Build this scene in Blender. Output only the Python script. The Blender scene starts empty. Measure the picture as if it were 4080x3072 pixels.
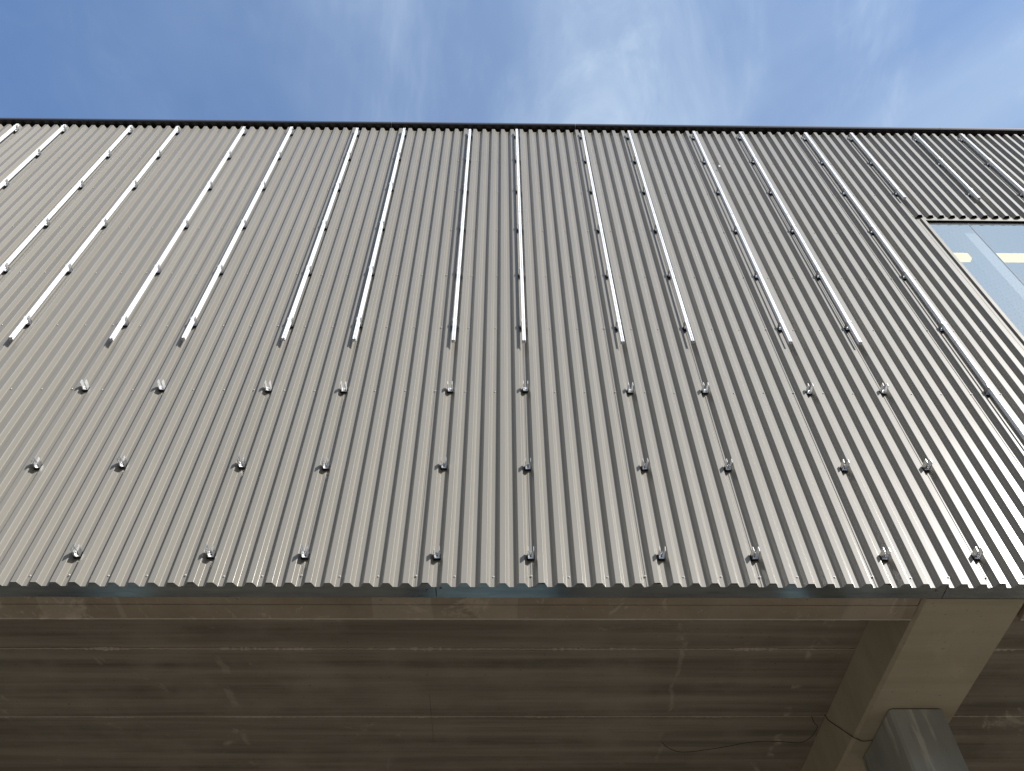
import bpy, bmesh, math, random
from mathutils import Vector, Matrix

# ------------------------------------------------------------------ camera, sky, sun
# Survey units: 1 unit = 0.75 m.  x along the facade, y into the building, z = 0 at the lowest screw row.
S = 0.75
ZG = 7.83                      # height of the lowest screw row above the ground (survey units)
def W(x, y, z):
    return Vector((x*S, y*S, (z+ZG)*S))

sc = bpy.context.scene
CAM = (-0.33924, -7.05714, -5.69714)
PITCH, ROLL, YAW = math.radians(51.66528), math.radians(-0.80108), math.radians(1.43379)
FPX = 3366.28                  # focal length in pixels of the 4080 px wide photo
ca, sa = math.cos(PITCH), math.sin(PITCH)
fwd = Vector((math.sin(YAW)*ca, math.cos(YAW)*ca, sa))
rgt = Vector((math.cos(YAW), -math.sin(YAW), 0))
upv = rgt.cross(fwd)
r2 = math.cos(ROLL)*rgt + math.sin(ROLL)*upv
u2 = -math.sin(ROLL)*rgt + math.cos(ROLL)*upv
camd = bpy.data.cameras.new('camera'); cam = bpy.data.objects.new('camera', camd)
sc.collection.objects.link(cam)
mrot = Matrix((r2, u2, -fwd)).transposed().to_4x4()
cam.matrix_world = Matrix.Translation(W(*CAM)) @ mrot
camd.sensor_width = 36; camd.lens = FPX/4080*36
camd.clip_start = 0.05; camd.clip_end = 3000
sc.camera = cam

SUN_EL, SUN_AZ = math.radians(34), math.radians(41.3)   # azimuth measured from -y towards +x
sdir = Vector((math.sin(SUN_AZ)*math.cos(SUN_EL), -math.cos(SUN_AZ)*math.cos(SUN_EL), math.sin(SUN_EL)))
sl = bpy.data.lights.new('sun', 'SUN'); sl.energy = 5.0; sl.angle = math.radians(0.53); sl.color = (1, .975, .935)
so = bpy.data.objects.new('sun', sl); sc.collection.objects.link(so)
so.rotation_euler = sdir.to_track_quat('Z', 'Y').to_euler(); so.location = (20, -30, 40)

wd = bpy.data.worlds.new('World'); sc.world = wd; wd.use_nodes = True
nt = wd.node_tree; nt.nodes.clear()
def N(t, typ, **k):
    n = t.nodes.new(typ)
    for a, b in k.items():
        if a == 'inp':
            for i, v in b.items(): n.inputs[i].default_value = v
        else: setattr(n, a, b)
    return n
def L(t, a, b): t.links.new(a, b)
out = N(nt, 'ShaderNodeOutputWorld'); bg = N(nt, 'ShaderNodeBackground')
sky = N(nt, 'ShaderNodeTexSky', sky_type='NISHITA', sun_disc=False)
sky.sun_elevation = SUN_EL; sky.sun_rotation = math.pi - SUN_AZ
sky.altitude = 100; sky.air_density = 1.0; sky.dust_density = 0.6; sky.ozone_density = 1.5
tc = N(nt, 'ShaderNodeTexCoord')
# thin veils of cirrus: noise over the sky direction, laid out on a plane high overhead
sep = N(nt, 'ShaderNodeSeparateXYZ'); L(nt, tc.outputs['Generated'], sep.inputs[0])
zmx = N(nt, 'ShaderNodeMath', operation='MAXIMUM', inp={1: .06}); L(nt, sep.outputs['Z'], zmx.inputs[0])
dx = N(nt, 'ShaderNodeMath', operation='DIVIDE'); L(nt, sep.outputs['X'], dx.inputs[0]); L(nt, zmx.outputs[0], dx.inputs[1])
dy = N(nt, 'ShaderNodeMath', operation='DIVIDE'); L(nt, sep.outputs['Y'], dy.inputs[0]); L(nt, zmx.outputs[0], dy.inputs[1])
cmb = N(nt, 'ShaderNodeCombineXYZ'); L(nt, dx.outputs[0], cmb.inputs[0]); L(nt, dy.outputs[0], cmb.inputs[1])
def cloud(scale, mscale, loc, rot, lo, hi, det=6, dist=.6, rough=.55):
    mp = N(nt, 'ShaderNodeMapping'); mp.inputs['Scale'].default_value = mscale
    mp.inputs['Location'].default_value = loc; mp.inputs['Rotation'].default_value = rot
    L(nt, cmb.outputs[0], mp.inputs[0])
    no = N(nt, 'ShaderNodeTexNoise', inp={'Scale': scale, 'Detail': det, 'Roughness': rough, 'Distortion': dist})
    L(nt, mp.outputs[0], no.inputs['Vector'])
    mr = N(nt, 'ShaderNodeMapRange', interpolation_type='SMOOTHSTEP', inp={'From Min': lo, 'From Max': hi})
    L(nt, no.outputs['Fac'], mr.inputs[0]); return mr.outputs[0]
veil = cloud(1.5, (1, .8, 1), (3.1, 1.2, 0), (0, 0, .3), .22, .80, 5, .5)
wisp = cloud(2.6, (1.6, .55, 1), (0.4, 5.2, 0), (0, 0, -.25), .44, .82, 9, 1.1, .62)
fine = cloud(11, (1.2, .7, 1), (7.4, 2.2, 0), (0, 0, .5), .48, .85, 8, .8, .65)
def M2(op, a, b, t=nt):
    m = N(t, 'ShaderNodeMath', operation=op)
    for i, v in enumerate((a, b)):
        if isinstance(v, (int, float)): m.inputs[i].default_value = v
        else: L(t, v, m.inputs[i])
    return m.outputs[0]
f1 = M2('MULTIPLY', veil, .5); f2 = M2('MULTIPLY', wisp, .30); f3 = M2('MULTIPLY', M2('MULTIPLY', fine, veil), .3)
# the veil is thin to the left of the frame and thicker to the right, as the cloud sheet drifts in
grad = N(nt, 'ShaderNodeMapRange', interpolation_type='SMOOTHSTEP', inp={'From Min': -.62, 'From Max': .05, 'To Min': .16, 'To Max': 1})
L(nt, dx.outputs[0], grad.inputs[0])
fac = N(nt, 'ShaderNodeMath', operation='MULTIPLY', use_clamp=True)
L(nt, M2('ADD', M2('ADD', f1, f2), M2('ADD', f3, .14)), fac.inputs[0]); L(nt, grad.outputs[0], fac.inputs[1])
mix = N(nt, 'ShaderNodeMixRGB'); L(nt, fac.outputs[0], mix.inputs[0])
# deep blue overhead, paler and warmer towards the hazy horizon
hi_ = N(nt, 'ShaderNodeMapRange', interpolation_type='SMOOTHSTEP', inp={'From Min': .55, 'From Max': .85})
L(nt, sep.outputs['Z'], hi_.inputs[0])
tcol = N(nt, 'ShaderNodeMixRGB', inp={1: (.78, .75, .70, 1), 2: (.88, 1.23, 1.58, 1)}); L(nt, hi_.outputs[0], tcol.inputs[0])
tint = N(nt, 'ShaderNodeMixRGB', blend_type='MULTIPLY', inp={0: 1.0})
L(nt, sky.outputs[0], tint.inputs[1]); L(nt, tcol.outputs[0], tint.inputs[2]); L(nt, tint.outputs[0], mix.inputs[1])
mix.inputs[2].default_value = (4.6, 5.6, 6.7, 1)
L(nt, mix.outputs[0], bg.inputs[0]); bg.inputs[1].default_value = 0.15
L(nt, bg.outputs[0], out.inputs[0])

vs = sc.view_settings
vs.view_transform = 'Standard'; vs.look = 'None'; vs.exposure = 0.0; vs.gamma = 1
sc.cycles.max_bounces = 8; sc.cycles.diffuse_bounces = 5; sc.cycles.glossy_bounces = 4
sc.cycles.sample_clamp_indirect = 4

# ------------------------------------------------------------------ helpers
random.seed(7)
COL = sc.collection
class MB:
    """collects geometry in survey units; build() writes one mesh object in metres"""
    def __init__(s): s.v = []; s.f = []; s.sm = []
    def add(s, vs_, fs_, smooth=False):
        o = len(s.v); s.v += [tuple(p) for p in vs_]
        for f in fs_: s.f.append([o+i for i in f]); s.sm.append(smooth)
    def box(s, x0, x1, y0, y1, z0, z1):
        s.add([(x0,y0,z0),(x1,y0,z0),(x1,y1,z0),(x0,y1,z0),(x0,y0,z1),(x1,y0,z1),(x1,y1,z1),(x0,y1,z1)],
              [(0,3,2,1),(4,5,6,7),(0,1,5,4),(1,2,6,5),(2,3,7,6),(3,0,4,7)])
    def cbox(s, x0, x1, y0, y1, z0, z1, c):
        """box with its four long (z) edges chamfered"""
        p = [(x0+c,y0),(x1-c,y0),(x1,y0+c),(x1,y1-c),(x1-c,y1),(x0+c,y1),(x0,y1-c),(x0,y0+c)]
        s.prism(p, z0, z1)
    def prism(s, p, z0, z1):
        n = len(p)
        s.add([(a,b,z0) for a,b in p]+[(a,b,z1) for a,b in p],
              [tuple(range(n-1,-1,-1)), tuple(range(n,2*n))]+[(i,(i+1)%n,n+(i+1)%n,n+i) for i in range(n)])
    def cyl(s, c, axis, r, h, n=12, r1=None, smooth=False):
        r1 = r if r1 is None else r1
        a = Vector(axis).normalized(); t = a.orthogonal().normalized(); b = a.cross(t); c = Vector(c)
        vs_ = [c+(t*math.cos(2*math.pi*i/n)+b*math.sin(2*math.pi*i/n))*r for i in range(n)]
        vs_ += [c+a*h+(t*math.cos(2*math.pi*i/n)+b*math.sin(2*math.pi*i/n))*r1 for i in range(n)]
        s.add(vs_, [tuple(range(n-1,-1,-1)), tuple(range(n,2*n))])
        s.add(vs_, [(i,(i+1)%n,n+(i+1)%n,n+i) for i in range(n)], smooth)
    def tube(s, pts, r, n=8):
        pts = [Vector(p) for p in pts]; rings = []
        for i, p in enumerate(pts):
            d = (pts[min(i+1,len(pts)-1)]-pts[max(i-1,0)]).normalized()
            t = d.cross(Vector((0,0,1)));  t = t.normalized() if t.length > 1e-3 else Vector((1,0,0))
            b = d.cross(t)
            rings.append([p+(t*math.cos(2*math.pi*k/n)+b*math.sin(2*math.pi*k/n))*r for k in range(n)])
        vs_ = [v for ring in rings for v in ring]
        fs_ = [(i*n+k, i*n+(k+1)%n, (i+1)*n+(k+1)%n, (i+1)*n+k) for i in range(len(pts)-1) for k in range(n)]
        s.add(vs_, fs_, True); s.add(rings[0], [tuple(range(n-1,-1,-1))]); s.add(rings[-1], [tuple(range(n))])
    def mesh(s, name, mat, origin=None):
        me = bpy.data.meshes.new(name)
        if origin is None: vv = [W(*p) for p in s.v]
        else: vv = [Vector(p)*S for p in s.v]
        me.from_pydata(vv, [], s.f); me.update()
        for p, q in zip(me.polygons, s.sm): p.use_smooth = q
        bm = bmesh.new(); bm.from_mesh(me); bmesh.ops.recalc_face_normals(bm, faces=bm.faces); bm.to_mesh(me); bm.free()
        me.materials.append(mat); return me
    def build(s, name, mat, parent=None, local=False):
        o = bpy.data.objects.new(name, s.mesh(name, mat, True if local else None))
        COL.objects.link(o)
        if parent is not None: o.parent = parent
        return o
def tag(o, label=None, cat=None, group=None, kind=None):
    if label: o['label'] = label
    if cat: o['category'] = cat
    if group: o['group'] = group
    if kind: o['kind'] = kind
    return o
def empty(name, loc=(0,0,0)):
    o = bpy.data.objects.new(name, None); o.location = loc; o.empty_display_size = .2; COL.objects.link(o); return o
def pixel(x, y, z):
    d = Vector((x-CAM[0], y-CAM[1], z-CAM[2])); w = d.dot(fwd)
    return 2040+FPX*d.dot(r2)/w, 1536-FPX*d.dot(u2)/w
def inframe(x, y, z, m=0):
    a, b = pixel(x, y, z); return -m <= a <= 4080+m and -m <= b <= 3072+m

# ------------------------------------------------------------------ materials
def mat(name, color, rough=.5, metal=0, spec=.5):
    m = bpy.data.materials.new(name); m.use_nodes = True
    b = m.node_tree.nodes['Principled BSDF']
    b.inputs['Base Color'].default_value = (*color, 1); b.inputs['Roughness'].default_value = rough
    b.inputs['Metallic'].default_value = metal; b.inputs['Specular IOR Level'].default_value = spec
    return m, m.node_tree, b
def noise(t, scale, mscale=(1,1,1), det=5, rough=.55, loc=(0,0,0), dist=0):
    g = N(t, 'ShaderNodeTexCoord'); mp = N(t, 'ShaderNodeMapping')
    mp.inputs['Scale'].default_value = mscale; mp.inputs['Location'].default_value = loc
    L(t, g.outputs['Object'], mp.inputs[0])
    n = N(t, 'ShaderNodeTexNoise', inp={'Scale': scale, 'Detail': det, 'Roughness': rough, 'Distortion': dist})
    L(t, mp.outputs[0], n.inputs['Vector']); return n.outputs['Fac']
def rng(t, v, a, b, c, d, smooth=False):
    r = N(t, 'ShaderNodeMapRange', inp={'From Min': a, 'From Max': b, 'To Min': c, 'To Max': d})
    if smooth: r.interpolation_type = 'SMOOTHSTEP'
    L(t, v, r.inputs[0]); return r.outputs[0]
def mixc(t, fac, a, b, mode='MIX'):
    m = N(t, 'ShaderNodeMixRGB', blend_type=mode)
    for i, v in ((0, fac), (1, a), (2, b)):
        if isinstance(v, (int, float)): m.inputs[i].default_value = v
        elif isinstance(v, tuple): m.inputs[i].default_value = (*v, 1)
        else: L(t, v, m.inputs[i])
    return m.outputs[0]
def bump(t, b, h, strength, dist=.01):
    n = N(t, 'ShaderNodeBump', inp={'Strength': strength, 'Distance': dist}); L(t, h, n.inputs['Height']); L(t, n.outputs[0], b.inputs['Normal'])

M = {}
# taupe coil-coated steel of the cladding
m, t, b = mat('cladding_paint', (.315, .29, .25), .5, .04, .5); M['clad'] = m
b.inputs['Coat Weight'].default_value = .40; b.inputs['Coat Roughness'].default_value = .17; b.inputs['Specular IOR Level'].default_value = .4
c = mixc(t, rng(t, noise(t, .8, (1,1,.25), 3), .3, .7, 0, 1), (.258, .238, .202), (.284, .263, .225))
c = mixc(t, rng(t, noise(t, 5, (1,1,.3), 6, .65), .55, .8, 0, .25), c, (.33, .30, .26))
oi = N(t, 'ShaderNodeObjectInfo'); c = mixc(t, rng(t, oi.outputs['Random'], 0, 1, 0, .35), c, mixc(t, 1.0, c, (.88, .88, .86), 'MULTIPLY'))
L(t, c, b.inputs['Base Color'])
L(t, rng(t, noise(t, 3, (1,1,.4), 4), .3, .7, .48, .54), b.inputs['Roughness'])
bump(t, b, noise(t, 1.1, (1,1,.5), 2), .06, .004)
m, t, b = mat('rail_aluminium', (.90, .905, .91), .42, .12, .6); M['alu'] = m
L(t, rng(t, noise(t, 30, (1,1,.02), 3), .3, .7, .36, .48), b.inputs['Roughness'])
L(t, mixc(t, rng(t, noise(t, 2.5, (1,1,.6), 6, .65), .45, .7, 0, 1), (.95, .95, .955), (.82, .83, .85)), b.inputs['Base Color'])
m, t, b = mat('galvanised_bracket', (.6, .6, .6), .33, .8); M['galv'] = m
L(t, mixc(t, rng(t, noise(t, 60, det=3), .35, .65, 0, 1), (.50, .50, .50), (.78, .78, .77)), b.inputs['Base Color'])
M['zinc_pale'] = mat('pale_zinc', (.78, .78, .77), .45, .35)[0]
M['black'] = mat('black_rubber', (.012, .012, .013), .6)[0]
M['bolt'] = mat('bolt_steel', (.22, .22, .23), .35, .9)[0]
m, t, b = mat('screw_paint', (.60, .58, .54), .42, .2); M['screw'] = m
m, t, b = mat('coping_metal', (.022, .021, .023), .32, .0); M['coping'] = m
M['lit_fascia'] = mat('lit_fascia_metal', (.10, .095, .105), .4, .3)[0]  # lighter copy of the coping metal, painted for its sunlit fascia
m, t, b = mat('closure_shade_black', (.006, .006, .007), .9, 0, .1); M['closure'] = m  # black of the closure strip, also used for shade filled into gaps
m, t, b = mat('flashing_zinc', (.36, .42, .43), .3, 1.0); M['flash'] = m
L(t, mixc(t, rng(t, noise(t, 14, (.15,1,1), 6, .65), .4, .68, 0, 1), (.50, .515, .48), (.35, .36, .34)), b.inputs['Base Color'])
L(t, rng(t, noise(t, 3, (.4,1,1), 4), .3, .7, .13, .2), b.inputs['Roughness'])
bump(t, b, noise(t, 1.6, (1,.3,1), 2), .12, .01)

def concrete(name, base, dark, light, stretch, streak=1.0, bumpv=.25, rough=.85, smear=.55):
    m, t, b = mat(name, base, rough, 0, .25)
    s1 = noise(t, 2.2, stretch, 7, .6, (3,1,2)); s2 = noise(t, 9, stretch, 8, .7, (7,2,1)); s3 = noise(t, 1.3, (1,1,1), 5, .6, (1,5,2))
    c = mixc(t, rng(t, s1, .36, .66, 0, streak), base, dark)
    c = mixc(t, rng(t, s2, .5, .75, 0, .5*streak), c, dark)
    c = mixc(t, rng(t, s3, .45, .75, 0, .55), c, light)
    # pale smears of cement milk, sharp edged
    sm = noise(t, 1.1, (1,.8,1), 7, .72, (11,3,5), 1.2)
    c = mixc(t, rng(t, sm, .60, .66, 0, smear), c, tuple(min(1, q*1.35) for q in light))
    if name == 'slab_concrete':
        # cement runs left by two pours, crossing the planks
        g = N(t, 'ShaderNodeTexCoord'); sp = N(t, 'ShaderNodeSeparateXYZ'); L(t, g.outputs['Object'], sp.inputs[0])
        wob = M2('MULTIPLY', M2('SUBTRACT', noise(t, 1.4, (1,1,1), 4, .6), .5, t), .28, t)
        for x_, w_, k_ in ((2.76, .055, .6), (1.50, .03, .28), (-2.9, .05, .25)):
            d_ = M2('ABSOLUTE', M2('ADD', M2('SUBTRACT', sp.outputs['X'], x_, t), wob, t), 0, t)
            mk = M2('MULTIPLY', rng(t, d_, w_*.5, w_, 1, 0), rng(t, noise(t, 3.2, (1,1,1), 6, .65, (x_*3, 1, 1)), .50, .60, 0, k_), t)
            c = mixc(t, mk, c, (.60, .55, .47))
        ck = M2('ABSOLUTE', M2('ADD', M2('SUBTRACT', sp.outputs['X'], -.93, t), M2('MULTIPLY', wob, .12, t), t), 0, t)
        c = mixc(t, M2('MULTIPLY', rng(t, ck, .002, .006, 1, 0), rng(t, s3, .48, .52, 0, .4), t), c, (.05, .045, .04))
    if name == 'edge_concrete':
        pz = noise(t, 1.7, (1,.06,.06), 3, .5, (2.2,0,0)); c = mixc(t, rng(t, pz, .585, .597, 0, .35), c, (.56, .50, .42))
        pz = noise(t, 6, (.9,.35,1), 6, .7, (6,0,0), 2.2); c = mixc(t, rng(t, pz, .60, .64, 0, .4), c, (.62, .56, .48))
    # pores
    p = noise(t, 42, (1,1,1), 2, .5, (2,2,2))
    c = mixc(t, rng(t, p, .70, .74, 0, .6), c, tuple(q*.4 for q in dark))
    L(t, c, b.inputs['Base Color'])
    bump(t, b, M2('ADD', s2, M2('MULTIPLY', noise(t, 30, (1,1,1), 6, .6), .5), t), bumpv, .01)
    return m
M['slab'] = concrete('slab_concrete', (.34, .307, .26), (.165, .146, .12), (.41, .375, .32), (.10, 2.6, 1), 1.0)
M['slab_edge'] = concrete('edge_concrete', (.385, .325, .255), (.26, .218, .17), (.48, .43, .36), (.8, 1, 1), .7)
M['beam'] = concrete('beam_concrete', (.50, .455, .345), (.38, .34, .25), (.54, .49, .39), (.12, 1.4, .4), .8, .12, smear=.12)
M['beam_side'] = M['beam']
M['mortar'] = concrete('mortar', (.60, .55, .47), (.42, .38, .32), (.68, .63, .55), (1, 1, 1), .7, .5)
# column: cement runs down the faces
m, t, b = mat('column_concrete', (.33, .34, .33), .6, 0, .4); M['column'] = m
r1 = noise(t, 5, (1,1,.12), 6, .62, (0,0,3), .35); r3 = noise(t, 1.6, (1,1,.5), 4, .55, (4,4,4))
c = mixc(t, rng(t, r3, .35, .65, 0, 1), (.30, .31, .295), (.46, .475, .455))
c = mixc(t, rng(t, r1, .56, .63, 0, .8), c, (.64, .64, .59)); c = mixc(t, rng(t, noise(t, 7, (1,1,.1), 5, .6, (9,1,3)), .58, .7, 0, .6), c, (.12, .124, .115))
L(t, c, b.inputs['Base Color']); bump(t, b, r1, .2, .01)
m, t, b = mat('ground_gravel', (.12, .10, .08), .95); M['ground'] = m
L(t, mixc(t, rng(t, noise(t, 1.2, det=8, rough=.65), .35, .65, 0, 1), (.135, .110, .080), (.195, .162, .122)), b.inputs['Base Color'])
bump(t, b, noise(t, 40, det=4), .5, .02)
M['wall'] = mat('plain_wall', (.35, .33, .30), .8)[0]
M['plaster'] = mat('interior_paint', (.80, .80, .78), .7)[0]
M['ceiling_in'] = mat('interior_ceiling', (.30, .31, .32), .8)[0]
m, t, b = mat('lamp_diffuser', (.9, .85, .7), .5); M['lamp'] = m
b.inputs['Emission Color'].default_value = (1, .76, .20, 1); b.inputs['Emission Strength'].default_value = 2.2
M['cable'] = mat('cable_sheath', (.07, .06, .05), .7)[0]
M['white'] = mat('glint_patch', (.85, .85, .82), .4)[0]
# solar control glass with a printed grid of small dots
m = bpy.data.materials.new('dotted_glass'); m.use_nodes = True; t = m.node_tree; t.nodes.clear(); M['glass'] = m
o_ = N(t, 'ShaderNodeOutputMaterial'); gl = N(t, 'ShaderNodeBsdfGlossy', inp={'Color': (.92, .95, .93, 1), 'Roughness': .02})
tr = N(t, 'ShaderNodeBsdfTransparent', inp={'Color': (.90, .92, .90, 1)})
mx = N(t, 'ShaderNodeMixShader', inp={0: .54}); L(t, tr.outputs[0], mx.inputs[1]); L(t, gl.outputs[0], mx.inputs[2])
dd = N(t, 'ShaderNodeBsdfDiffuse', inp={'Color': (.10, .13, .16, 1)})
g = N(t, 'ShaderNodeTexCoord'); mp = N(t, 'ShaderNodeMapping'); mp.inputs['Rotation'].default_value = (0, math.radians(26), 0)
L(t, g.outputs['Object'], mp.inputs[0]); sp = N(t, 'ShaderNodeSeparateXYZ'); L(t, mp.outputs[0], sp.inputs[0])
q = []
for ax in ('X', 'Z'):
    fr = N(t, 'ShaderNodeMath', operation='PINGPONG', inp={1: .035}); L(t, sp.outputs[ax], fr.inputs[0])
    q.append(M2('POWER', fr.outputs[0], 2.0, t))
dots = M2('LESS_THAN', M2('ADD', q[0], q[1], t), .0045**2, t)
mx2 = N(t, 'ShaderNodeMixShader'); L(t, M2('MULTIPLY', dots, .8, t), mx2.inputs[0])
hz = N(t, 'ShaderNodeBsdfDiffuse', inp={'Color': (.66, .76, .82, 1)})  # pale diffuse share stands in for a brighter reflection of cloudy sky
mx3 = N(t, 'ShaderNodeMixShader', inp={0: .23}); L(t, mx.outputs[0], mx3.inputs[1]); L(t, hz.outputs[0], mx3.inputs[2])
L(t, mx3.outputs[0], mx2.inputs[1]); L(t, dd.outputs[0], mx2.inputs[2]); # the inner face of the pane adds nothing: one coated surface per pane
gm = N(t, 'ShaderNodeNewGeometry'); clr = N(t, 'ShaderNodeBsdfTransparent')
mx4 = N(t, 'ShaderNodeMixShader'); L(t, gm.outputs['Backfacing'], mx4.inputs[0]); L(t, mx2.outputs[0], mx4.inputs[1]); L(t, clr.outputs[0], mx4.inputs[2])
L(t, mx4.outputs[0], o_.inputs[0])
M['gasket'] = mat('glazing_gasket', (.05, .055, .07), .5)[0]

# ------------------------------------------------------------------ ground
g_ = MB(); g_.box(-400, 400, -400, 400, -ZG-.3, -ZG)
tag(g_.build('ground', M['ground']), 'bare sandy ground around and beneath the raised building', kind='structure')

hl = MB(); n = 96; vv = []; ff = []  # unseen wooded ring added to block low sky light on the facade
for i in range(n):
    a = 2*math.pi*i/n
    for k_, (rr_, hh_) in enumerate(((95, 0), (130, 14), (170, 34), (230, 52), (330, 60))):
        h = hh_*(1+.22*math.sin(3*a+1)+.12*math.sin(7*a+k_)+.05*math.sin(19*a+2*k_))
        vv.append((rr_*math.cos(a), rr_*math.sin(a), -ZG-.2+h))
for i in range(n):
    for k_ in range(4): ff.append((i*5+k_, ((i+1)%n)*5+k_, ((i+1)%n)*5+k_+1, i*5+k_+1))
hl.add(vv, ff)
M['blocker'], t, b = mat('blocker_green', (.05, .06, .03), .95)
L(t, mixc(t, rng(t, noise(t, .12, det=8, rough=.7), .35, .65, 0, 1), (.03, .042, .02), (.085, .085, .045)), b.inputs['Base Color'])
tag(hl.build('sky_blocker', M['blocker']), 'unseen green ring added round the site to block low sky light', kind='structure')
M['reflector'] = mat('reflector_teal', (.74, .80, .68), .6)[0]; M['wood'] = mat('reflector_base_wood', (.35, .26, .17), .8)[0]
for k_, (a, b_, wd_) in enumerate(((-9.9, -8.4, 'leftmost'), (-1.9, 1.0, 'middle'), (6.4, 8.0, 'rightmost'))):  # unseen stacks added only to colour the reflection in the drip flashing
    e = empty('reflector_stack', W((a+b_)/2, 10.3, -ZG)); tag(e, 'unseen turquoise stack added to reflect in the flashing, %s of the three behind the building' % wd_, 'reflector stack', 'added reflector stacks')
    h = (b_-a)/2; d_ = MB()
    for q_ in range(4): d_.box(-h, h, -1.5, 1.5, .16+q_*.11, .265+q_*.11)
    d_.build('reflector_layers', M['reflector'], e, True)
    d_ = MB()
    for q_ in (-1.4, 0, 1.4): d_.box(-h, h, q_-.06, q_+.06, 0, .12)
    d_.box(-h, h, -1.5, 1.5, .121, .155); d_.build('reflector_base', M['wood'], e, True)

# ------------------------------------------------------------------ the building
P = .2; X0 = .011               # rib pitch, centre of pan number 0
HP, SL, DEP = .0335, .0345, .062  # half pan width, slope width, rib depth
ZB, ZT = -.13, 12.10            # sheet bottom and top
ZS = -.075                      # underside of beams and edge strips
ZC = .60                        # underside of the floor planks
XL, XR, YR = -14.6, 18.6, 8.3
bld = empty('building', (0, 0, 0))
tag(bld, 'raised building clad in taupe trapezoidal metal sheet over a concrete soffit', 'building')

def bend(p, q_, r_, rad=.005, n=5):
    """round the corner q_ between p and r_"""
    a = (Vector(p)-Vector(q_)); b_ = (Vector(r_)-Vector(q_))
    a = a.normalized()*rad; b_ = b_.normalized()*rad; o = Vector(q_)
    return [tuple((o+a)*(1-k)*(1-k)+o*2*k*(1-k)+(o+b_)*k*k) for k in [i/n for i in range(n+1)]]
def profile(i0, i1, first, last, lift_to=None):
    """polyline (x, y) from pan i0 to pan i1; y negative = towards the viewer"""
    pts = []
    for i in range(i0, i1+1):
        c = X0+i*P
        pts += [(c-HP, 0), (c+HP, 0), (c+HP+SL, -DEP), (c+P-HP-SL, -DEP)]
    pts = [p for p in pts if first < p[0] < last]
    def yat(x):
        u = (x-X0) % P
        if u > P/2: u = P-u
        return 0 if u <= HP else (-DEP if u >= HP+SL else -DEP*(u-HP)/SL)
    pts = [(first, yat(first))]+pts+[(last, yat(last))]
    outp = [pts[0]]
    for k in range(1, len(pts)-1): outp += bend(pts[k-1], pts[k], pts[k+1])
    outp.append(pts[-1])
    res = []
    for x, y in outp:
        if lift_to is not None and x < lift_to:
            y += -.006*min(1, (lift_to-x)/SL)
        res.append((x, y))
    return res
def sheet(name, pts, z0, z1, jit=0):
    mb = MB(); th = .0035; n = len(pts)
    zs = [z0, z1]
    front = [[(x, y, z) for x, y in pts] for z in zs]; back = [[(x, y+th, z) for x, y in pts] for z in zs]
    vs_ = front[0]+front[1]+back[0]+back[1]; fs_ = []
    for i in range(n-1):
        fs_ += [(i, i+1, n+i+1, n+i), (2*n+i+1, 2*n+i, 3*n+i, 3*n+i+1), (i+1, i, 2*n+i, 2*n+i+1), (n+i, n+i+1, 3*n+i+1, 3*n+i)]
    fs_ += [(0, n, 3*n, 2*n), (n-1, 2*n+n-1, 3*n+n-1, n+n-1)]
    mb.add(vs_, fs_); return mb.build(name, M['clad'], bld)
XW = 7.24                       # where the plain sheets stop beside the window
WZ0, WZ1 = .9, 8.225            # window opening
sheets = {}
for k in range(-12, 15):
    a = X0+6*k*P; last = a+6*P+HP+SL+.03
    j = random.uniform(-.004, .004)
    if k <= 4:
        sheets[k] = sheet('cladding_sheet', profile(6*k-1, 6*k+7, a-.002, last, a+P-HP), ZB+j, ZT)
    elif k == 5:
        sheets[k] = sheet('cladding_sheet', profile(6*k-1, 6*k+7, a-.002, XW, a+P-HP), ZB+j, ZT)
    else:
        sheets[k] = sheet('cladding_sheet', profile(6*k-1, 6*k+7, a-.002, last, a+P-HP), WZ1, ZT)
        sheet('cladding_sheet', profile(6*k-1, 6*k+7, a+.05 if k == 6 else a-.002, last, a+P-HP), ZB+j, WZ0-.1)

# screws in every second pan
def screw_mb(x, z, mb=None):
    mb = mb or MB(); y = -.0015 if round((x-X0)/P) % 6 else -.009
    mb.cyl((x, y, z), (0,-1,0), .0125, .003, 12); mb.cyl((x, y-.003, z), (0,-1,0), .0095, .004, 10, .008); mb.cyl((x, y-.007, z), (0,-1,0), .008, .0035, 10, .004)
    return mb
rows = {0.0: 0, 3.0939: 1, 4.5914: 1, 6.0733: 1, 7.6104: 1, 9.1473: 1, 10.5558: 1}
rail_idx = [-53, -48, -41, -36, -29, -24, -17, -12, -5, 0, 7, 12, 19, 24, 31, 36, 43, 48]
spots = []
for z in list(rows)+[8.275]:
    for i in range(-60, 61, 2):
        if z > .5 and i in rail_idx and z != 8.275: continue
        if i >= 36 and .1 < z < 8.2: continue
        if z == 8.275 and i < 36: continue
        x = X0+i*P
        if inframe(x, 0, z, 0):
            d = (Vector((x, 0, z))-Vector(CAM)).length
            spots.append((d, x, z, i))
spots.sort()
print('screws', len(spots))
rest = MB()
for n_, (d, x, z, i) in enumerate(spots):
    if n_ < 100: screw_mb(x+random.uniform(-.006, .006), z+random.uniform(-.006, .006)).build('screw', M['screw'], sheets[i//6])
    else: screw_mb(x+random.uniform(-.006, .006), z+random.uniform(-.006, .006), rest)
tag(rest.build('screw_rows', M['screw'], bld), 'small screw heads in rows across the upper cladding', kind='stuff')

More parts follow.
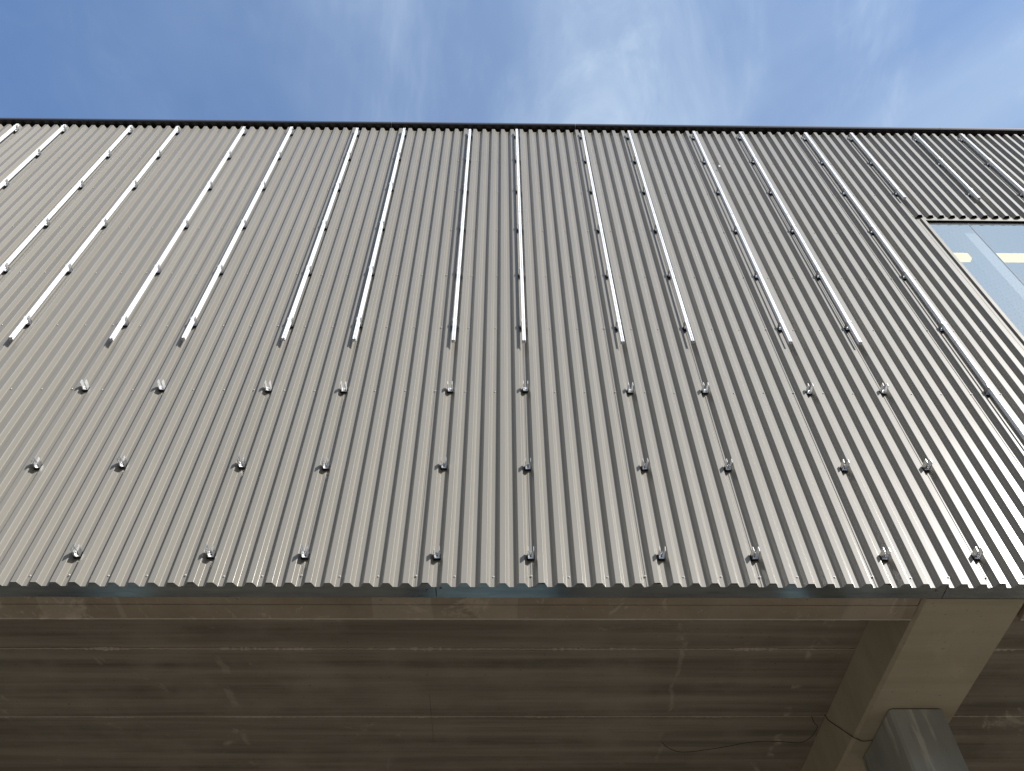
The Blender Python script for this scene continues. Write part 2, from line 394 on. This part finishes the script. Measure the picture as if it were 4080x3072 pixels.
# roof edge: dark folded coping above a black closure strip
cl = MB(); cl.box(XL, XR, .008, .06, ZT-.25, 12.212); cl.build('closure_strip', M['closure'], bld)
xs = XL-.1
while xs < XR:
    xe = min(xs+4.0, XR+.1)
    cp = MB(); y0 = -.12
    cp.add([(x, y, z) for x in (xs, xe-.008) for y, z in ((.30, 12.212), (y0+.012, 12.212), (y0, 12.206), (y0-.003, 12.282), (y0+.012, 12.290), (.30, 12.34))],
           [(0,1,7,6), (1,2,8,7), (2,3,9,8), (3,4,10,9), (4,5,11,10), (5,0,6,11), (0,5,4,3,2,1), (6,7,8,9,10,11)])
    o = cp.build('coping', M['coping'], bld)
    tr_ = MB(); tr_.box(xs+.002, xe-.010, y0-.0075, y0-.0035, 12.238, 12.292); tr_.build('lit_fascia', M['lit_fascia'], o); xs = xe
# hidden core: liner wall with the window opening, roof, end walls, rear wall
co = MB()
co.box(XL+.02, XW+.03, .10, .25, ZS+.1, 12.20)
co.box(XW+.03, XR-.02, .10, .25, WZ1+.02, 12.20)
co.box(XW+.03, XR-.02, .10, .25, ZS+.1, WZ0-.05)
co.box(14.0, XR-.02, .10, .25, WZ0-.05, WZ1+.02)
co.build('liner_wall', M['wall'], bld)
ro = MB(); ro.box(XL, XR, .3, YR, 11.9, 12.24); ro.build('roof', M['coping'], bld)
ew = MB(); ew.box(XL-.02, XL+.18, .26, YR, ZS, 11.9); ew.box(XR-.18, XR+.02, .26, YR, ZS, 11.9); ew.box(XL+.18, XR-.18, YR-.2, YR, ZC+.4, 11.9)
ew.build('outer_wall', M['wall'], bld)
# unseen rear wall of the undercroft, three openings added to brighten flashing reflections
rw = MB(); yw0, yw1 = YR-.22, YR-.02; ops = [(-10.6, -8.0), (-2.3, 1.3), (6.0, 8.6)]; xa = XL
for a, b_ in ops+[(XR, XR)]:
    rw.box(xa, a, yw0, yw1, -ZG, ZC-.02)
    if b_ > a: rw.box(a, b_, yw0, yw1, -4.4, ZC-.02)
    xa = b_
rw.build('rear_wall', M['wall'], bld)

# galvanised drip flashing under the sheets
xj = -.985-3*5.37
while xj < XR:
    fl = MB(); fl.box(max(xj+.004, XL), min(xj+5.37-.004, XR), .0045, .232, ZS-.012, ZS-.004)
    o = fl.build('drip_flashing', M['flash'], bld)
    rv = MB()
    for xx in (xj+.05, xj+5.37-.10):
        rv.cyl((xx, .075 if xx < xj+1 else .105, ZS-.012), (0,0,-1), .014, .004, 10)
    rv.build('rivet', M['bolt'], o)
    xj += 5.37

# beams carrying the floor, columns beneath them
BW = 1.135
beams = [-9.70, 4.212, 18.0]
for bx in beams:
    if bx > 17: continue
    be = MB(); c = .035; x0, x1 = bx, bx+BW
    be.add([(x, y, z) for y in (.26, YR-.24) for x, z in ((x0, ZC+.3), (x0, ZS+c), (x0+c, ZS), (x1-c, ZS), (x1, ZS+c), (x1, ZC+.3))],
           [(0,1,2,3,4,5), (11,10,9,8,7,6)]+[(i, (i+1)%6, 6+(i+1)%6, 6+i) for i in range(6)])
    be.build('beam', M['beam'], bld)
    for cy in (2.385, ):
        cm = MB(); cm.cbox(bx+.245, bx+.245+.66, cy, cy+1.24, -ZG, ZS-.016, .03)
        cm.build('column', M['column'], bld)
        cm = MB(); cm.cbox(bx+.26, bx+.23+.66, cy+.015, cy+1.225, ZS-.0158, ZS-.0005, .03); cm.build('gap_shade_block', M['closure'], bld)  # black block stands in for the shaded gap between column and beam
# floor planks and edge strips per bay
bays = [(XL+.02, beams[0]), (beams[0]+BW, beams[1]), (beams[1]+BW, XR-.02)]
for bi, (a, b_) in enumerate(bays):
    g = .035
    es = MB(); es.box(a+g, b_-g, .20, .372, ZS+.004, ZC+.2); es.build('edge_strip', M['slab_edge'], bld)
    es = MB(); es.box(a+g, b_-g, .376, .615, ZS-.006, ZC+.2)
    # ragged cast lip along the rear arris
    n = int((b_-a)/.05); v_ = []; f_ = []
    for i in range(n+1):
        x = a+g+(b_-a-2*g)*i/n; h = .006+.006*random.random()
        v_ += [(x, .603, ZS-.0055), (x, .612, ZS-.006-h), (x, .622, ZS-.004-h*.5), (x, .622, ZS+.03)]
    for i in range(n):
        for j in range(3): f_.append((4*i+j, 4*i+j+1, 4*i+j+5, 4*i+j+4))
    o = es.build('edge_strip', M['slab_edge'], bld)
    es = MB(); es.add(v_, f_, True); es.build('cast_lip', M['mortar'], o)
    y = .618; first = True
    while y < YR-.25:
        ye = min(2.167+1.5765*math.ceil((y-2.167)/1.5765+.01), YR-.24)
        sb = MB(); dz = random.uniform(-.006, .006)
        c = .018
        prof = [(y+.006, ZC+dz+.3), (y+.006, ZC+dz+c), (y+.006+c, ZC+dz), (ye-.006-c, ZC+dz), (ye-.006, ZC+dz+c), (ye-.006, ZC+dz+.3)]
        sb.add([(x, p, q_) for x in (a+.002, b_-.002) for p, q_ in prof], [(5,4,3,2,1,0), (6,7,8,9,10,11)]+[(i, 6+i, 6+(i+1)%6, (i+1)%6) for i in range(6)])
        sb.build('ceiling_plank', M['slab'], bld)
        # mortar squeezed out of the joint
        if ye < YR-.3 and bi > 0:
            mo = MB(); n = int((b_-a)/.028); v_ = []; f_ = []
            seed = random.uniform(0, 50); big = 1.0 if abs(ye-2.167) < .1 else .45
            for i in range(n+1):
                x = a+.004+(b_-a-.008)*i/n
                s_ = max(0, math.sin(x*3.1+seed)+math.sin(x*7.7+seed*2)*.6+random.uniform(-1.3, 1.1))*.5
                h = .002+.016*s_*big*random.uniform(.4, 1); w = .009+.030*s_*big*random.uniform(.5, 1.2); cx = ye+random.uniform(-.004, .004)-.004
                zb_ = ZC+.014
                v_ += [(x, cx-w, zb_-.008-.004*s_), (x, cx-w*.5, zb_-.012-h), (x, cx+w*.4, zb_-.012-h*.9), (x, cx+w, zb_-.008)]
            for i in range(n):
                for j in range(3): f_.append((4*i+j, 4*i+j+1, 4*i+j+5, 4*i+j+4))
            mo.add(v_, f_, False); mo.build('mortar_joint', M['mortar'], bld)
        y = ye
fl = MB(); fl.box(XL+.2, XR-.2, .26, YR-.25, ZC+.30, ZC+.40); fl.build('floor_screed', M['wall'], bld)

# window with its head and jamb flashings
jf = MB()
jf.add([(x, y, z) for z in (WZ0-.1, WZ1-.06) for x, y in ((XW-.005, -.003), (7.303, -.003), (7.306, -.034), (7.362, -.034), (7.364, .045), (7.30, .05), (XW-.005, .05))],
       [(6,5,4,3,2,1,0), (7,8,9,10,11,12,13)]+[(i, (i+1)%7, 7+(i+1)%7, 7+i) for i in range(7)])
win = jf.build('window', M['clad'], bld)
hf = MB(); hf.box(XW+.02, 14.0, -.0055, .05, WZ1-.062, WZ1+.04); hf.box(7.366, 14.0, -.0052, .0, WZ1-.092, WZ1-.0621)
hf.build('head_flashing', M['clad'], win)
bk = MB(); bk.box(7.366, 14.0, .0005, .0495, WZ1-.090, WZ1-.0621); bk.build('head_shade_strip', M['closure'], win)  # black strip stands in for the shade under the window head
fb = MB()  # black filling stands in for the shade inside the open rib ends
pr = [(14.2, -.0045), (7.27, -.0045)]
for i in range(36, 70):
    c = X0+i*P+P/2; hw = P/2-HP-SL
    pr += [(c-hw-SL*.9, -.0052), (c-hw+.001, -DEP+.0045), (c+hw-.001, -DEP+.0045), (c+hw+SL*.9, -.0052)]
fb.prism(pr, WZ1+.003, WZ1+.05)
fb.build('rib_end_shade', M['closure'], win)
sf = MB(); sf.box(XW+.02, 14.0, -.05, .05, WZ0-.1, WZ0); sf.build('sill', M['clad'], win)
pe = [7.37, 8.168, 9.78, 11.4, 13.0, 14.0]
for a, b_ in zip(pe[:-1], pe[1:]):
    pn = MB(); pn.box(a+.006, b_-.006, .040, .046, WZ0+.001, WZ1-.0905); pn.build('pane', M['glass'], win)
gk = MB()
for a in pe[1:-1]: gk.box(a-.006, a+.006, .036, .06, WZ0+.001, WZ1-.091)
gk.build('frame', M['gasket'], win)
# room behind the glass
rm = MB(); rm.box(6.2, XR-.2, .26, YR-.25, 10.2, 10.3); rm.build('room_ceiling', M['ceiling_in'], bld)
rp = MB(); rp.box(6.1, 6.2, .26, YR-.25, ZC+.4, 10.2); rp.build('partition_wall', M['plaster'], bld)
rc = MB(); rc.box(8.095, 8.325, .17, .40, ZC+.4, 10.2); rc.build('column', M['plaster'], bld)
lampg = 'ceiling lamps seen through the window'
for (a, b_), lb in (((7.6, 8.80), 'short glowing strip lamp behind the glass, left of the pale column'),
                    ((9.12, 12.4), 'long glowing strip lamp behind the glass, right of the pale column')):
    e = empty('strip_lamp', W((a+b_)/2, 1.06, 8.60)); tag(e, lb, 'lamp', lampg)
    h = (b_-a)/2
    d_ = MB(); d_.box(-h, h, -.05, .05, -.02, .16); d_.build('diffuser', M['lamp'], e, True)
    d_ = MB(); d_.box(-h, h, -.055, .055, .161, .20); d_.box(-h+.3, -h+.32, -.01, .01, .2, 1.58); d_.box(h-.32, h-.3, -.01, .01, .2, 1.58)
    d_.build('housing', M['coping'], e, True)

# ------------------------------------------------------------------ brackets
def bracket_proto(kind):
    root = empty('bracket')
    pad = MB(); pad.box(-.0335, .0335, -.0265, -.0005, -.041, .036); pad.box(-.042, -.0336, -.016, -.001, -.034, .028); pad.box(.0336, .042, -.016, -.001, -.034, .028)
    pad.build('pad', M['black'], root, True)
    ch = MB(); w, t_, y1, y0, hz_ = .0325, .0062, -.0266, -.150, .035
    ch.box(-w, w, -.0306, y1, -hz_, hz_)
    for s_ in (-1, 1):
        xa, xb = (s_*w, s_*(w-t_)); xa, xb = min(xa, xb), max(xa, xb)
        # flange with clipped outer corners
        pr = [(-.0307, -hz_), (y0+.004, -hz_), (y0, -hz_+.006), (y0, hz_-.006), (y0+.004, hz_), (-.0307, hz_)]
        ch.add([(x, a, b_) for x in (xa, xb) for a, b_ in pr], [(0,1,2,3,4,5), (11,10,9,8,7,6)]+[(i, (i+1)%6, 6+(i+1)%6, 6+i) for i in range(6)])
    ch.build('channel', M['zinc_pale'] if kind == 'rivets' else M['galv'], root, True)
    if kind == 'rail':
        for s_ in (-1, 1):
            bo = MB(); bo.cyl((s_*.0326, -.128, -.004), (s_,0,0), .0075, .004, 12); bo.cyl((s_*.0366, -.128, -.004), (s_,0,0), .0055, .008, 6)
            bo.build('bolt', M['galv'], root, True)
    elif kind == 'rivets':
        for xx, zz in ((-.014, .012), (.015, -.016)):
            bo = MB(); bo.cyl((xx, -.0306, zz), (0,-1,0), .0085, .003, 12); bo.cyl((xx, -.0336, zz), (0,-1,0), .005, .004, 6)
            bo.build('rivet', M['bolt'], root, True)
    else:
        bo = MB(); bo.cyl((0, -.0306, -.004), (0,-1,0), .010, .003, 12); bo.cyl((0, -.0336, -.004), (0,-1,0), .008, .008, 6); bo.cyl((0, -.0416, -.004), (0,-1,0), .0035, .030, 8)
        bo.build('bolt', M['bolt'], root, True)
        cl_ = MB(); cl_.box(-.026, .026, -.036, -.0308, .024, .034); cl_.box(-.016, -.004, -.060, -.036, .026, .030); cl_.box(.006, .018, -.060, -.036, .026, .030)
        cl_.build('clip', M['galv'], root, True)
    if kind != 'rail':
        for s_ in (-1, 1):
            bo = MB(); bo.cyl((s_*(.0262), -.120, -.002), (-s_,0,0), .0055, .002, 10); bo.build('hole_glint', M['alu'], root, True)  # bright disc stands in for light seen through the flange hole
    return root
protos = {}
def place_bracket(kind, x, z, rot=0):
    if kind not in protos:
        protos[kind] = bracket_proto(kind); r = protos[kind]
    else:
        src = protos[kind]; r = src.copy(); COL.objects.link(r)
        for ch in list(src.children):
            c_ = ch.copy(); COL.objects.link(c_); c_.parent = r
    r.location = W(x, -.009 if round((x-X0)/P) % 6 == 0 else -.004, z)
    r.rotation_euler = (0, rot, 0)
    return r
ORD = ['first','second','third','fourth','fifth','sixth','seventh','eighth','ninth','tenth','eleventh','twelfth','thirteenth',
       'fourteenth','fifteenth','sixteenth','seventeenth','eighteenth','nineteenth','twentieth']
def place_words(k, n, what):
    if k == 0: return 'leftmost '+what
    if k == n-1: return 'rightmost '+what
    if k < n-4: return ORD[k]+' '+what+' from the left'
    return ORD[n-1-k]+' '+what+' from the right'
for z, rowname, kind in ((.250, 'lowest', 'bolt'), (1.620, 'middle', 'bolt'), (3.088, 'upper', 'rivets')):
    ids = [i for i in rail_idx if i <= 24 and inframe(X0+i*P, -.08, z, 0)]
    for k, i in enumerate(ids):
        r = place_bracket(kind, X0+i*P+random.uniform(-.003, .003), z+random.uniform(-.016, .016), random.uniform(-.06, .06))
        look = 'empty bracket with centre bolt' if kind == 'bolt' else 'empty bracket with two rivets'
        tag(r, '%s, %s in the %s empty row' % (look, place_words(k, len(ids), 'one').replace(' one', ''), rowname), 'bracket',
            'empty brackets in the %s row' % rowname)

# ------------------------------------------------------------------ mounting rails
def rail_length(z0, z1):
    mb = MB(); g = .0034; w = .0258; ya, yb = -.1525, -.098
    for s_ in (-1, 1):
        def X(v): return s_*v
        outp = [(g, yb), (w-.003, yb), (w, yb-.003), (w, yb-.020), (w-.004, yb-.024), (w-.004, yb-.030), (w, yb-.034), (w, ya+.007), (w-.003, ya+.002), (w-.008, ya), (g+.006, ya), (g+.002, ya+.002), (g, ya+.006)]
        inn = [(g+.004, yb-.004), (w-.006, yb-.004), (w-.0068, yb-.008), (w-.0068, yb-.016), (w-.0075, yb-.022), (w-.0075, yb-.032), (w-.0068, yb-.036), (w-.006, ya+.010), (w-.007, ya+.006), (w-.009, ya+.0045), (g+.007, ya+.0045), (g+.005, ya+.006), (g+.004, ya+.010)]
        n = len(outp); v_ = []
        for z in (z0, z1): v_ += [(X(a), b_, z) for a, b_ in outp]
        for z in (z0, z0+.06, z1-.06, z1): v_ += [(X(a), b_, z) for a, b_ in inn]
        f_ = [(i, (i+1)%n, n+(i+1)%n, n+i) for i in range(n)]
        for base, o_ in ((2*n, 0), (5*n, n)): f_ += [(o_+i, o_+(i+1)%n, base+(i+1)%n, base+i) for i in range(n)]
        for b0, b1 in ((2*n, 3*n), (4*n, 5*n)): f_ += [(b0+i, b0+(i+1)%n, b1+(i+1)%n, b1+i) for i in range(n)]
        f_ += [tuple(3*n+i for i in range(n)), tuple(4*n+i for i in range(n))]
        mb.add(v_, f_)
    mb.box(-g, g, -.136, -.114, z0+.002, z1-.002)
    return mb
railmesh = {}
for k, i in enumerate(rail_idx):
    x = X0+i*P
    top = round(11.885+random.uniform(-.02, .02), 3); lo = round(4.075+random.uniform(-.018, .018), 3)
    if i in (36, 43, 48): segs = [(8.77, top)]
    elif i == 31: segs = [(8.038, top), (4.131, 8.026), (.22, 4.119)]
    else: segs = [(8.038, top), (lo, 8.026)]
    zb_ = segs[-1][0]
    r = empty('mounting_rail', W(x, 0, zb_))
    for a, b_ in segs:
        key = (round(a-zb_, 3), round(b_-zb_, 3))
        if key not in railmesh: railmesh[key] = rail_length(a-zb_, b_-zb_).mesh('rail_length', M['alu'], True)
        o = bpy.data.objects.new('rail_length', railmesh[key]); COL.objects.link(o); o.parent = r
    if i == 31: lb = 'longest aluminium rail, three lengths joined, running down past the left edge of the window'
    elif i in (36, 43, 48):
        lb = 'short aluminium rail ending above the window, %s of the three' % {36: 'leftmost', 43: 'middle', 48: 'rightmost'}[i]
    elif k < 3: lb = 'aluminium rail leaving the photo at its left border, %s rail from the left' % ORD[k]
    elif i in (0, -5): lb = 'nearly upright aluminium rail of two lengths near the middle, %s of the upright pair' % ('right' if i == 0 else 'left')
    else: lb = 'two-length aluminium rail ending midway down the cladding, %s rail from the left' % ORD[k]
    tag(r, lb, 'rail', 'vertical mounting rails on the cladding')
    # brackets gripping this rail
    zz = [z for z in (3.088, 4.588, 6.07, 7.607, 9.144, 10.552, 11.80, .25, 1.62) if segs[-1][0]-.01 < z < top]
    zz = sorted([z for z in zz if inframe(x, -.08, z, -2)], reverse=True)
    for q_, z in enumerate(zz):
        br = place_bracket('rail', x, z+random.uniform(-.008, .008))
        tag(br, 'steel bracket gripping the %s rail from the left, %s' % (ORD[k], 'topmost there' if q_ == 0 else '%s one down' % ORD[q_]),
            'bracket', 'brackets gripping the mounting rails')

# ------------------------------------------------------------------ loose bits
def spline(pts, n=8):
    o = []
    P_ = [Vector(p) for p in pts]; P_ = [P_[0]*2-P_[1]]+P_+[P_[-1]*2-P_[-2]]
    for i in range(1, len(P_)-2):
        for k in range(n):
            t_ = k/n; a, b_, c, d = P_[i-1:i+3]
            o.append(.5*((2*b_)+(-a+c)*t_+(2*a-5*b_+4*c-d)*t_*t_+(-a+3*b_-3*c+d)*t_**3))
    o.append(P_[-2]); return o
wz = ZC-.10
w1 = [(1.984, 4.24), (2.138, 4.423), (2.365, 4.498), (2.826, 4.379), (3.275, 4.22), (3.63, 4.211), (3.947, 4.244), (4.071, 4.064), (4.089, 3.822), (4.02, 3.72)]
cb = MB(); cb.tube(spline([(a, b_, wz) for a, b_ in w1]+[(4.02, 3.74, ZC+.03)]), .005)
tag(cb.build('cable', M['cable']), 'thin dark cable hanging in a loose curve under the ceiling planks', 'cable')
cb = MB(); cb.tube(spline([(4.18, 3.68, ZC+.01), (4.205, 3.66, .50), (4.204, 3.37, .215), (4.203, 3.08, -.066), (4.225, 3.075, ZS-.008), (4.33, 3.13, ZS-.014), (4.455, 3.12, ZS-.010), (4.50, 3.12, ZS-.004)]), .005)
tag(cb.build('cable', M['cable']), 'thin dark cable wrapped round the beam edge beside the column', 'cable')
sp_ = MB(); sp_.add([(4.035, -.064, 10.25), (4.07, -.066, 10.24), (4.075, -.075, 10.30), (4.045, -.072, 10.315), (4.035, -.0625, 10.25), (4.07, -.0645, 10.24), (4.075, -.0735, 10.30), (4.045, -.0705, 10.315)],
                    [(0,1,2,3), (7,6,5,4), (0,4,5,1), (1,5,6,2), (2,6,7,3), (3,7,4,0)])  # white patch modelled as a glint on the rib
tag(sp_.build('glint_patch', M['white']), 'tiny white patch painted as a glint on a rib high on the cladding', 'glint')
